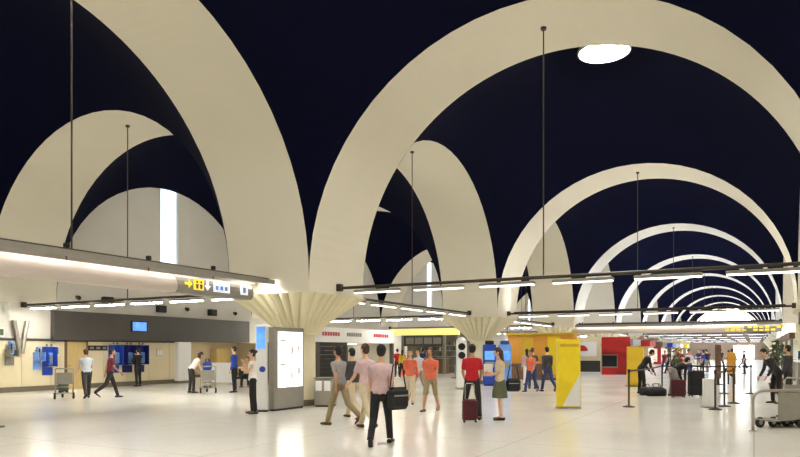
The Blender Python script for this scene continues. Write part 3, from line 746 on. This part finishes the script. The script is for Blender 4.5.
def soft_bag(loc, rz, label, m_, sx=.42, sy=.22, sz=.2, name='travel_bag'):
    t = thing(name, label, 'bag', loc, rz)
    rs = []
    for i in range(7):
        u = -1 + 2 * i / 6; q = (1 - abs(u) ** 3 * .45)
        rs.append([(u * sx, math.copysign(abs(math.cos(a)) ** .7, math.cos(a)) * sy * q, sz + math.copysign(abs(math.sin(a)) ** .7, math.sin(a)) * sz * (q if math.sin(a) > 0 else 1)) for a in [2 * PI * k / 14 for k in range(14)]])
    MB().rings(rs).build('body', m_, t, True)
    for s_ in (-1, 1): MB().tube([(-.14, s_ * sy * .5, sz * 1.7), (-.1, s_ * sy * .2, sz * 2 + .1), (.1, s_ * sy * .2, sz * 2 + .1), (.14, s_ * sy * .5, sz * 1.7)], .012).build('handle', M_black, t)
    box(-sx * .8, sx * .8, -.008, .008, sz * 1.96, sz * 2.01).build('zip', M_alu, t)
soft_bag((-3.05, 24.9, 0), .5, 'black travel bag lying before the traveller in black', M_darkbag, .32, .22, .17)
soft_bag((-3.45, 25.3, 0), 1.2, 'small black bag behind the travel bag on the floor', M_rubber, .28, .2, .15)
soft_bag((-18.62, 18.96, .84), 2.4, 'blue travel bag stacked on the pale case on the trolley', M_blue, .3, .18, .18)

# dark post at the near left
t = thing('sign_post', 'dark post with a black hanging sign in the side aisle', 'sign', (-14.05, 8.2, 0))
MB().cyl((0, 0, .02), (0, 0, 3.1), .03, n=10).build('pole', M_pipe, t); MB().cyl((0, 0, 0), (0, 0, .02), .18, n=16).build('foot', M_black, t); box(-.2, .05, -.25, .05, 2.55, 3.1).build('sign_case', M_black, t)

# ================================================================== PEOPLE
M_skin = [mat('skin_fair', (222, 176, 146), .55, var=.04), mat('skin_tan', (190, 140, 108), .55, var=.04)]
M_eye = mat('eye_dark', (30, 22, 20), .3); M_lip = mat('lip', (168, 92, 84), .5)
def cloth(n, c): return mat('cloth_' + n, c, .8, var=.08, scale=14)
DG = None
def remesh(mb, vox, iters=3):
    me = mb.mesh('tmp'); o = bpy.data.objects.new('tmp', me); C.objects.link(o)
    md = o.modifiers.new('r', 'REMESH'); md.mode = 'VOXEL'; md.voxel_size = vox
    sm = o.modifiers.new('s', 'SMOOTH'); sm.factor = .5; sm.iterations = iters
    dg = bpy.context.evaluated_depsgraph_get(); out = bpy.data.meshes.new_from_object(o.evaluated_get(dg))
    bpy.data.objects.remove(o); bpy.data.meshes.remove(me)
    for p in out.polygons: p.use_smooth = True
    return out
def Rx(a): return Matrix.Rotation(math.radians(a), 3, 'X')
def Ry(a): return Matrix.Rotation(math.radians(a), 3, 'Y')
def Rz(a): return Matrix.Rotation(math.radians(a), 3, 'Z')
def skeleton(p):
    """p: lean, twist, legs [(flex, knee, abd) right, left], arms [(flex, abd, elbow, inward)], head (pitch, yaw), hip height for seats"""
    J = {}
    hip = Vector((0, 0, 0)); Tm = Rz(p.get('twist', 0)) @ Rx(-p.get('lean', 0))
    for i, s_ in enumerate((1, -1)):
        fx, kn, ab = p['legs'][i]
        h = Vector((s_ * .09, 0, -.02)); d = Vector((s_ * math.sin(math.radians(ab)), math.sin(math.radians(fx)), -math.cos(math.radians(fx)))).normalized()
        k = h + d * .43; d2 = Vector((s_ * math.sin(math.radians(ab)) * .4, math.sin(math.radians(fx - kn)), -math.cos(math.radians(fx - kn)))).normalized()
        a = k + d2 * .42
        fp = min(0, fx - kn) * .8
        fd = Vector((s_ * .15, math.cos(math.radians(fp)), math.sin(math.radians(fp)))).normalized()
        J['leg%d' % i] = (h, k, a, fd)
    low = min(min(J['leg%d' % i][2].z - .085, (J['leg%d' % i][2] + J['leg%d' % i][3] * .17).z - .05) for i in (0, 1))
    up = Vector((0, 0, -low))
    if 'hip' in p: up = Vector((0, 0, p['hip']))
    for i in (0, 1):
        h, k, a, fd = J['leg%d' % i]; J['leg%d' % i] = (h + up, k + up, a + up, fd)
    J['hip'] = up; J['T'] = Tm
    def tp(x, y, z): return up + Tm @ Vector((x, y, z))
    J['tp'] = tp
    for i, s_ in enumerate((1, -1)):
        fx, ab, el, inw = p['arms'][i]
        sh_ = tp(s_ * .175, 0, .44)
        A = Tm @ Ry(-s_ * ab) @ Rx(fx)
        e_ = sh_ + A @ Vector((0, 0, -.28))
        F = A @ Rz(s_ * inw) @ Rx(el)
        w_ = e_ + F @ Vector((0, 0, -.25))
        J['arm%d' % i] = (sh_, e_, w_, F)
    nk = tp(0, -.005, .54); H = Tm @ Rx(p.get('lean', 0) * .5) @ Rz(p.get('head', (0, 0))[1]) @ Rx(-p.get('head', (0, 0))[0])
    J['neck'] = nk; J['H'] = H; J['head'] = nk + H @ Vector((0, .02, .17))
    return J
TORSO = [(-.10, .10, .085), (-.04, .16, .108), (.06, .155, .105), (.18, .128, .09), (.3, .15, .105), (.40, .168, .112), (.46, .14, .095), (.51, .085, .07), (.55, .06, .06)]
def torso(mb, J, g=0., z0=-.2, z1=1., fem=0):
    rs = []
    for z, rx, ry in TORSO:
        if not z0 <= z <= z1: continue
        if fem: rx *= {.18: .9, .4: .9, .46: .88, .06: 1.04}.get(z, .97)
        rs.append([J['tp']((rx + g) * math.cos(2 * PI * k / 16), (ry + g) * math.sin(2 * PI * k / 16), z) for k in range(16)])
    mb.rings(rs)
def make_person_meshes(p, top='short', bottom='trousers', hair='short', fem=0):
    J = skeleton(p); out = {}
    b = MB(); torso(b, J, 0, fem=fem)
    H, hc = J['H'], J['head']
    b.cap2(J['neck'] - J['T'] @ Vector((0, 0, .03)), hc - H @ Vector((0, .01, .06)), .056, .05)
    b.ell(hc + H @ Vector((0, 0, .02)), .076, .095, .1, H); b.ell(hc + H @ Vector((0, .022, -.05)), .056, .066, .062, H)
    for i, s_ in enumerate((1, -1)):
        h, k, a, fd = J['leg%d' % i]
        b.cap2(h, k, .088, .058); b.cap2(k, k.lerp(a, .3), .056, .06); b.cap2(k.lerp(a, .3), a, .06, .038)
        b.cap2(a - Vector((0, 0, .03)) - fd * .04, a + fd * .15 - Vector((0, 0, .045)), .04, .03)
        s2, e_, w_, F = J['arm%d' % i]
        b.cap2(J['tp'](s_ * .08, 0, .465), s2, .06, .055); b.cap2(s2, e_, .054 - .008 * fem, .042 - .006 * fem); b.cap2(e_, w_, .042 - .006 * fem, .028)
        b.cap2(w_, w_ + F @ Vector((0, .0, -.07)), .03, .036, flat=.55, up=F @ Vector((1, 0, 0)))
    body = remesh(b, .019)
    x = MB()        # nose, ears, fingers
    x.cap2(hc + H @ Vector((0, .092, .025)), hc + H @ Vector((0, .108, -.018)), .009, .015, 6)
    for s_ in (1, -1): x.ell(hc + H @ Vector((s_ * .077, -.005, .0)), .012, .022, .032, H, 8, 5)
    for i, s_ in enumerate((1, -1)):
        s2, e_, w_, F = J['arm%d' % i]
        for q in range(4):
            ln = (.07, .08, .075, .058)[q]
            a0 = w_ + F @ Vector((0, -.027 + .018 * q, -.085)); a1 = a0 + F @ Vector((-s_ * .012, 0, -ln * .55)); a2 = a1 + F @ Vector((-s_ * .028, 0, -ln * .42))
            x.cap2(a0, a1, .009, .0085, 6); x.cap2(a1, a2, .0085, .007, 6)
        a0 = w_ + F @ Vector((0, .03, -.03)); a1 = a0 + F @ Vector((-s_ * .012, .028, -.035)); x.cap2(a0, a1, .012, .01, 6); x.cap2(a1, a1 + F @ Vector((-s_ * .016, .004, -.03)), .01, .008, 6)
    ey = MB()
    for s_ in (1, -1): ey.ell(hc + H @ Vector((s_ * .032, .086, .022)), .012, .008, .008, H, 8, 5)
    lp_ = MB(); lp_.ell(hc + H @ Vector((0, .085, -.052)), .024, .008, .008, H, 8, 5)
    bm = bmesh.new(); bm.from_mesh(body)
    for mb, mi in ((x, 0), (ey, 1), (lp_, 2)):
        n0 = len(bm.faces); tm = mb.mesh('t', True); bm.from_mesh(tm); bpy.data.meshes.remove(tm); bm.faces.ensure_lookup_table()
        for f_ in bm.faces[n0:]: f_.material_index = mi; f_.smooth = True
    bm.to_mesh(body); bm.free(); body.name = 'person_body'
    out['body'] = body
    # clothes
    c = MB(); torso(c, J, .016, -.05 if bottom != 'dress' else -.12, .53, fem)
    for i, s_ in enumerate((1, -1)):
        s2, e_, w_, F = J['arm%d' % i]; c.cap2(J['tp'](s_ * .08, 0, .46), s2, .066, .064)
        if top == 'short': c.cap2(s2, s2.lerp(e_, .6), .063, .06)
        elif top == 'long': c.cap2(s2, e_, .062, .054); c.cap2(e_, e_.lerp(w_, .9), .056, .044)
        else: c.cap2(s2, s2.lerp(e_, .05), .06, .06)
    out['shirt'] = remesh(c, .02)
    c = MB(); torso(c, J, .014, -.12, .07, fem)
    if bottom == 'skirt':
        hp = J['hip']; kz = min(J['leg0'][1].z, J['leg1'][1].z) + .04; ky = (J['leg0'][1].y + J['leg1'][1].y) / 2; sp = abs(J['leg0'][1].y - J['leg1'][1].y) / 2
        c.rings([[Vector((rx * math.cos(2 * PI * k / 20), yy + ry * math.sin(2 * PI * k / 20), z)) for k in range(20)] for rx, ry, yy, z in ((.15, .115, hp.y, hp.z + .08), (.19, .15, hp.y, hp.z - .08), (.215, .17 + sp * .5, hp.y + ky * .5, hp.z - .24), (.225, .17 + sp, ky, kz))])
    else:
        for i in (0, 1):
            h, k, a, fd = J['leg%d' % i]
            c.cap2(h, k, .103, .075)
            if bottom == 'shorts': pass
            else: c.cap2(k, a + Vector((0, 0, .02)), .074, .064)
    out['bottom'] = remesh(c, .021)
    for i in (0, 1):
        h, k, a, fd = J['leg%d' % i]; dn = Vector((0, 0, -1)); sh_ = MB()
        sh_.rings([[a + dn * (.05 - u) * 1.0 + fd * q + Vector((w_ * math.cos(2 * PI * n_ / 12), 0, hh * math.sin(2 * PI * n_ / 12))) for n_ in range(12)] for q, w_, hh, u in ((-.09, .02, .02, 0), (-.07, .04, .04, 0), (0, .046, .046, .008), (.08, .046, .036, 0), (.15, .043, .03, -.004), (.19, .024, .02, -.008))])
        out['shoe%d' % i] = sh_.mesh('shoe', True)
    hr = MB(); up_ = Vector((0, -.018, .038))
    hr.ell(hc + H @ up_, .088, .1, .1, H, 14, 10)
    hr.ell(hc + H @ Vector((0, -.04, -.01)), .08, .07, .085, H)
    if hair == 'long':
        bk_ = H @ Vector((0, -.07, -.02)); hr.cap2(hc + bk_, hc + bk_ + Vector((0, 0, -.2)) + J['T'] @ Vector((0, -.03, 0)), .075, .055, 12, 1.2)
    elif hair == 'bun': hr.ell(hc + H @ Vector((0, -.12, .05)), .045, .045, .045)
    out['hair'] = remesh(hr, .016, 2)
    # keep the face free of hair
    bm = bmesh.new(); bm.from_mesh(out['hair']); Hi = H.inverted()
    kill = [v for v in bm.verts if (Hi @ (v.co - hc)).y > .045 and (Hi @ (v.co - hc)).z < .062]
    bmesh.ops.delete(bm, geom=kill, context='VERTS'); bm.to_mesh(out['hair']); bm.free()
    return out
STAND = ((3, 6, 3), (-3, 2, 3)); ARMS = ((5, 8, 15, 0), (-3, 8, 15, 0))
POSES = {
    'stand': dict(legs=STAND, arms=ARMS), 'wide': dict(legs=((4, 3, 8), (-4, 2, 9)), arms=((12, 10, 35, 30), (12, 10, 35, 30)), head=(12, 0)),
    'walk': dict(legs=((24, 6, 2), (-16, 22, 2)), arms=((-22, 8, 18, 0), (24, 8, 25, 0)), lean=4),
    'walk2': dict(legs=((-20, 30, 2), (20, 4, 2)), arms=((20, 8, 30, 0), (-20, 8, 15, 0)), lean=5),
    'phone': dict(legs=STAND, arms=((38, 12, 122, 12), (30, 10, 95, 35)), head=(4, 0)),
    'push': dict(legs=((22, 10, 2), (-18, 20, 2)), arms=((38, 6, 30, 5), (38, 6, 30, 5)), lean=14),
    'hold': dict(legs=STAND, arms=((18, 8, 85, 35), (14, 8, 80, 35)), head=(14, 15)),
    'bend': dict(legs=((16, 22, 6), (10, 20, 6)), arms=((62, 6, 12, 5), (70, 6, 20, 5)), lean=72, head=(-10, 0)),
    'stoop': dict(legs=((8, 10, 5), (2, 6, 5)), arms=((40, 8, 25, 5), (35, 8, 40, 5)), lean=35, head=(15, 0)),
    'sit': dict(legs=((86, 84, 6), (88, 92, 6)), arms=((32, 8, 60, 30), (36, 8, 55, 30)), lean=-6, hip=.56),
}
CACHE = {}
def person(label, loc, face, pose, skin, top, bottom, shoes, hair, kind=('short', 'trousers', 'short', 0), h=1.75, group=None):
    key = (pose,) + kind
    if key not in CACHE: CACHE[key] = make_person_meshes(POSES[pose], *kind)
    ms = CACHE[key]
    t = thing('person', label, 'person', loc, math.radians(face), group); sc = h / 1.76; t.scale = (sc, sc, sc)
    def part(name, me, mats):
        o = inst(name, me, t)
        while len(me.materials) < len(mats): me.materials.append(None)
        for i, m_ in enumerate(mats): o.material_slots[i].link = 'OBJECT'; o.material_slots[i].material = m_
        return o
    part('body', ms['body'], (M_skin[skin], M_eye, M_lip))
    part({'short': 'shirt', 'long': 'jacket', 'none': 'top'}[kind[0]], ms['shirt'], (top,))
    part({'trousers': 'trousers', 'skirt': 'skirt', 'shorts': 'shorts'}[kind[1]], ms['bottom'], (bottom,))
    part('shoe', ms['shoe0'], (shoes,)); part('shoe', ms['shoe1'], (shoes,)); part('hair', ms['hair'], (hair,))
    return t
K = {n_: cloth(n_, c_) for n_, c_ in dict(white=(235, 232, 226), black=(24, 23, 25), red=(186, 18, 34), pink=(206, 176, 178), paleblue=(196, 204, 216), blue=(34, 70, 165), jeans=(48, 62, 110), maroon=(118, 44, 58), salmon=(226, 112, 84), beige=(206, 190, 160), khaki=(150, 136, 104), olive=(92, 96, 70), dark=(44, 40, 42), charcoal=(60, 58, 60), orange=(222, 134, 80), yellow=(226, 190, 60), grey=(150, 146, 144)).items()}
HB, HBR, HL = mat('hair_black', (20, 16, 15), .6), mat('hair_brown', (66, 42, 30), .6), mat('hair_light', (126, 92, 60), .6)
SD, SBR = mat('shoe_dark', (26, 24, 24), .5), mat('shoe_brown', (92, 62, 42), .5)
TR, LT, SK, SHO = ('short', 'trousers', 'short', 0), ('long', 'trousers', 'short', 0), ('short', 'skirt', 'long', 1), ('short', 'shorts', 'short', 0)
FT = ('none', 'trousers', 'bun', 1); FL = ('long', 'trousers', 'long', 1)
person('woman in white blouse and black trousers raising a hand to her face', (-11.3, 13.1, 0), 135, 'phone', 0, K['white'], K['black'], SD, HB, FT, 1.62)
person('man in red shirt and dark trousers seen from behind', (-5.76, 14.28, 0), 20, 'wide', 1, K['red'], K['dark'], SD, HB, TR, 1.74)
person('woman in beige top and olive skirt holding papers', (-5.2, 14.6, 0), 100, 'hold', 0, K['beige'], K['olive'], SD, HBR, SK, 1.66)
person('walker in pale pink shirt and black trousers with a dark shoulder bag', (-5.6, 9.75, 0), 20, 'walk', 0, K['pink'], K['black'], SD, HB, TR, 1.74)
person('man in pale pink shirt and beige trousers walking in the group', (-7.0, 11.6, 0), 70, 'walk', 0, K['pink'], K['beige'], SBR, HBR, TR, 1.78)
person('man in grey shirt and khaki trousers walking beside the pink shirt', (-7.85, 11.9, 0), 80, 'walk2', 1, K['grey'], K['khaki'], SBR, HB, TR, 1.72)
person('person in dark jacket walking ahead of the group', (-8.4, 13.3, 0), 75, 'walk', 0, K['charcoal'], K['beige'], SBR, HB, LT, 1.7)
person('walker in salmon shirt and shorts in the middle of the hall', (-7.6, 15.9, 0), 190, 'walk', 1, K['salmon'], K['khaki'], SBR, HBR, SHO, 1.72)
person('second walker in salmon top behind the one in shorts', (-9.2, 17.8, 0), 200, 'walk2', 0, K['salmon'], K['beige'], SBR, HL, FL, 1.66)
person('pale-topped walker beside the two in salmon', (-10.6, 21.2, 0), 170, 'walk', 0, K['paleblue'], K['grey'], SD, HBR, TR, 1.7)
person('traveller in pale shirt pushing a trolley past the payphones', (-20.0, 14.75, 0), 65, 'push', 0, K['paleblue'], K['charcoal'], SD, HBR, TR, 1.7)
person('walker in maroon shirt passing the payphones', (-19.4, 15.2, 0), -30, 'walk2', 1, K['maroon'], K['dark'], SD, HB, TR, 1.7)
person('person in black jacket using the wall payphones', (-24.6, 20.75, 0), 90, 'phone', 0, K['black'], K['dark'], SD, HB, LT, 1.72)
person('woman in sleeveless white top stooping over the loaded trolley', (-18.95, 18.45, 0), -25, 'stoop', 0, K['white'], K['dark'], SD, HBR, ('none', 'trousers', 'long', 1), 1.66)
person('traveller in blue jacket standing beside the loaded trolley', (-17.75, 19.5, 0), 110, 'stand', 0, K['blue'], K['black'], SD, HB, LT, 1.76)
person('seated traveller in beige top on the waiting bench', (-19.85, 22.62, 0), 180 + 29, 'sit', 0, K['beige'], K['dark'], SD, HBR, TR, 1.7)
person('seated traveller in orange-brown shirt on the waiting bench', (-19.3, 22.95, 0), 180 + 29, 'sit', 1, K['orange'], K['khaki'], SD, HB, TR, 1.7)
person('person in red top near the bar kiosk', (-19.6, 36.2, 0), 30, 'stand', 0, K['red'], K['dark'], SD, HB, TR, 1.72)
person('person in yellow top near the bar kiosk', (-18.6, 35.0, 0), 10, 'stand', 0, K['yellow'], K['dark'], SD, HBR, FL, 1.66)
person('bar customer in blue shirt at the counter', (-20.2, 41.0, 0), 0, 'stand', 0, K['jeans'], K['charcoal'], SD, HB, TR, 1.74)
person('person with white trousers at the orange kiosk', (-9.45, 30.3, 0), 20, 'stand', 1, K['pink'], K['white'], SD, HB, FL, 1.68)
person('person in orange shirt and jeans at the kiosk', (-7.75, 25.4, 0), 170, 'walk', 1, K['salmon'], K['jeans'], SD, HB, TR, 1.66)
person('person in dark jacket and jeans beside the orange shirt', (-7.15, 25.6, 0), 40, 'walk2', 0, K['charcoal'], K['jeans'], SD, HB, LT, 1.78)
person('person in olive top at the far end of the orange kiosk', (-8.3, 27.4, 0), 0, 'hold', 0, K['olive'], K['jeans'], SD, HBR, TR, 1.72)
person('traveller in black stooping over the travel bag', (-3.75, 26.2, 0), -60, 'stoop', 1, K['black'], K['black'], SD, HB, LT, 1.76)
person('traveller in dark top bending low over a suitcase', (-2.55, 25.2, 0), -50, 'bend', 0, K['black'], K['grey'], SD, HB, LT, 1.76)
person('dark-clothed man behind the parked trolleys', (.62, 23.2, 0), 120, 'stoop', 0, K['dark'], K['black'], SD, HB, LT, 1.78)
person('second dark-clothed person by the check-in side', (.95, 24.3, 0), 60, 'stand', 1, K['charcoal'], K['dark'], SD, HB, LT, 1.76)
far = [(-2.9, 47.0, 'blue'), (-3.6, 45.2, 'paleblue'), (-4.4, 48.5, 'red'), (-5.3, 50.5, 'dark'), (-2.2, 50.2, 'white'), (-6.0, 54.0, 'maroon'), (-3.2, 56.0, 'black'), (-1.2, 45.5, 'jeans'), (-.6, 52.0, 'charcoal'), (-1.8, 60.0, 'beige'), (-4.9, 61.0, 'salmon'), (-2.6, 66.0, 'dark'), (-6.8, 68.0, 'white'), (-.9, 70.0, 'blue'), (-3.9, 58.0, 'jeans'), (-5.6, 58.0, 'beige'), (-2.0, 74.0, 'red'), (-4.2, 76.0, 'charcoal')]
words = dict(blue='bright blue', paleblue='pale blue', red='red', dark='dark brown', white='white', maroon='maroon', black='black', jeans='denim blue', charcoal='charcoal', beige='beige', salmon='salmon')
seen = {}
for k, (x, y, c_) in enumerate(far):
    seen[c_] = seen.get(c_, 0) + 1
    person('far traveller in %s top %s' % (words[c_], 'queuing down the nave' if seen[c_] == 1 else 'standing farther down the nave'), (x, y, 0), random.uniform(0, 360), ['stand', 'walk', 'hold', 'walk2'][k % 4], k % 2, K[c_], K[['dark', 'jeans', 'khaki', 'black'][k % 4]], SD, [HB, HBR, HL][k % 3], TR if k % 4 else ('short', 'trousers', 'short', 0), 1.64 + .04 * (k % 4))
# things in hands
def hand_bag(loc, rz, label, m_, s_=1.):
    t = thing('shoulder_bag', label, 'bag', loc, rz)
    MB().rbox(-.17 * s_, .17 * s_, -.07 * s_, .07 * s_, 0, .3 * s_, .05 * s_).build('body', m_, t)
    MB().tube([(-.14 * s_, 0, .28 * s_), (-.08 * s_, 0, .6 * s_), (.08 * s_, 0, .6 * s_), (.14 * s_, 0, .28 * s_)], .012).build('strap', m_, t)
    box(-.12 * s_, .12 * s_, -.078 * s_, -.068 * s_, .18 * s_, .2 * s_).build('zip', M_alu, t)
hand_bag((-5.25, 9.71, .62), 1.2, 'dark shoulder bag hanging beside the black-trousered walker', M_darkbag, 1.25)
hand_bag((-4.93, 14.76, .66), .6, 'dark handbag at the side of the woman in the skirt', M_darkbag)
t = thing('paper_sheet', 'white papers held by the woman in the olive skirt', 'paper', (-5.5, 14.62, 1.02), .3)
box(-.1, .1, -.004, .0, 0, .28).build('sheet', M_white, t); box(-.09, .11, .001, .005, -.01, .27).build('sheet', M_white, t)
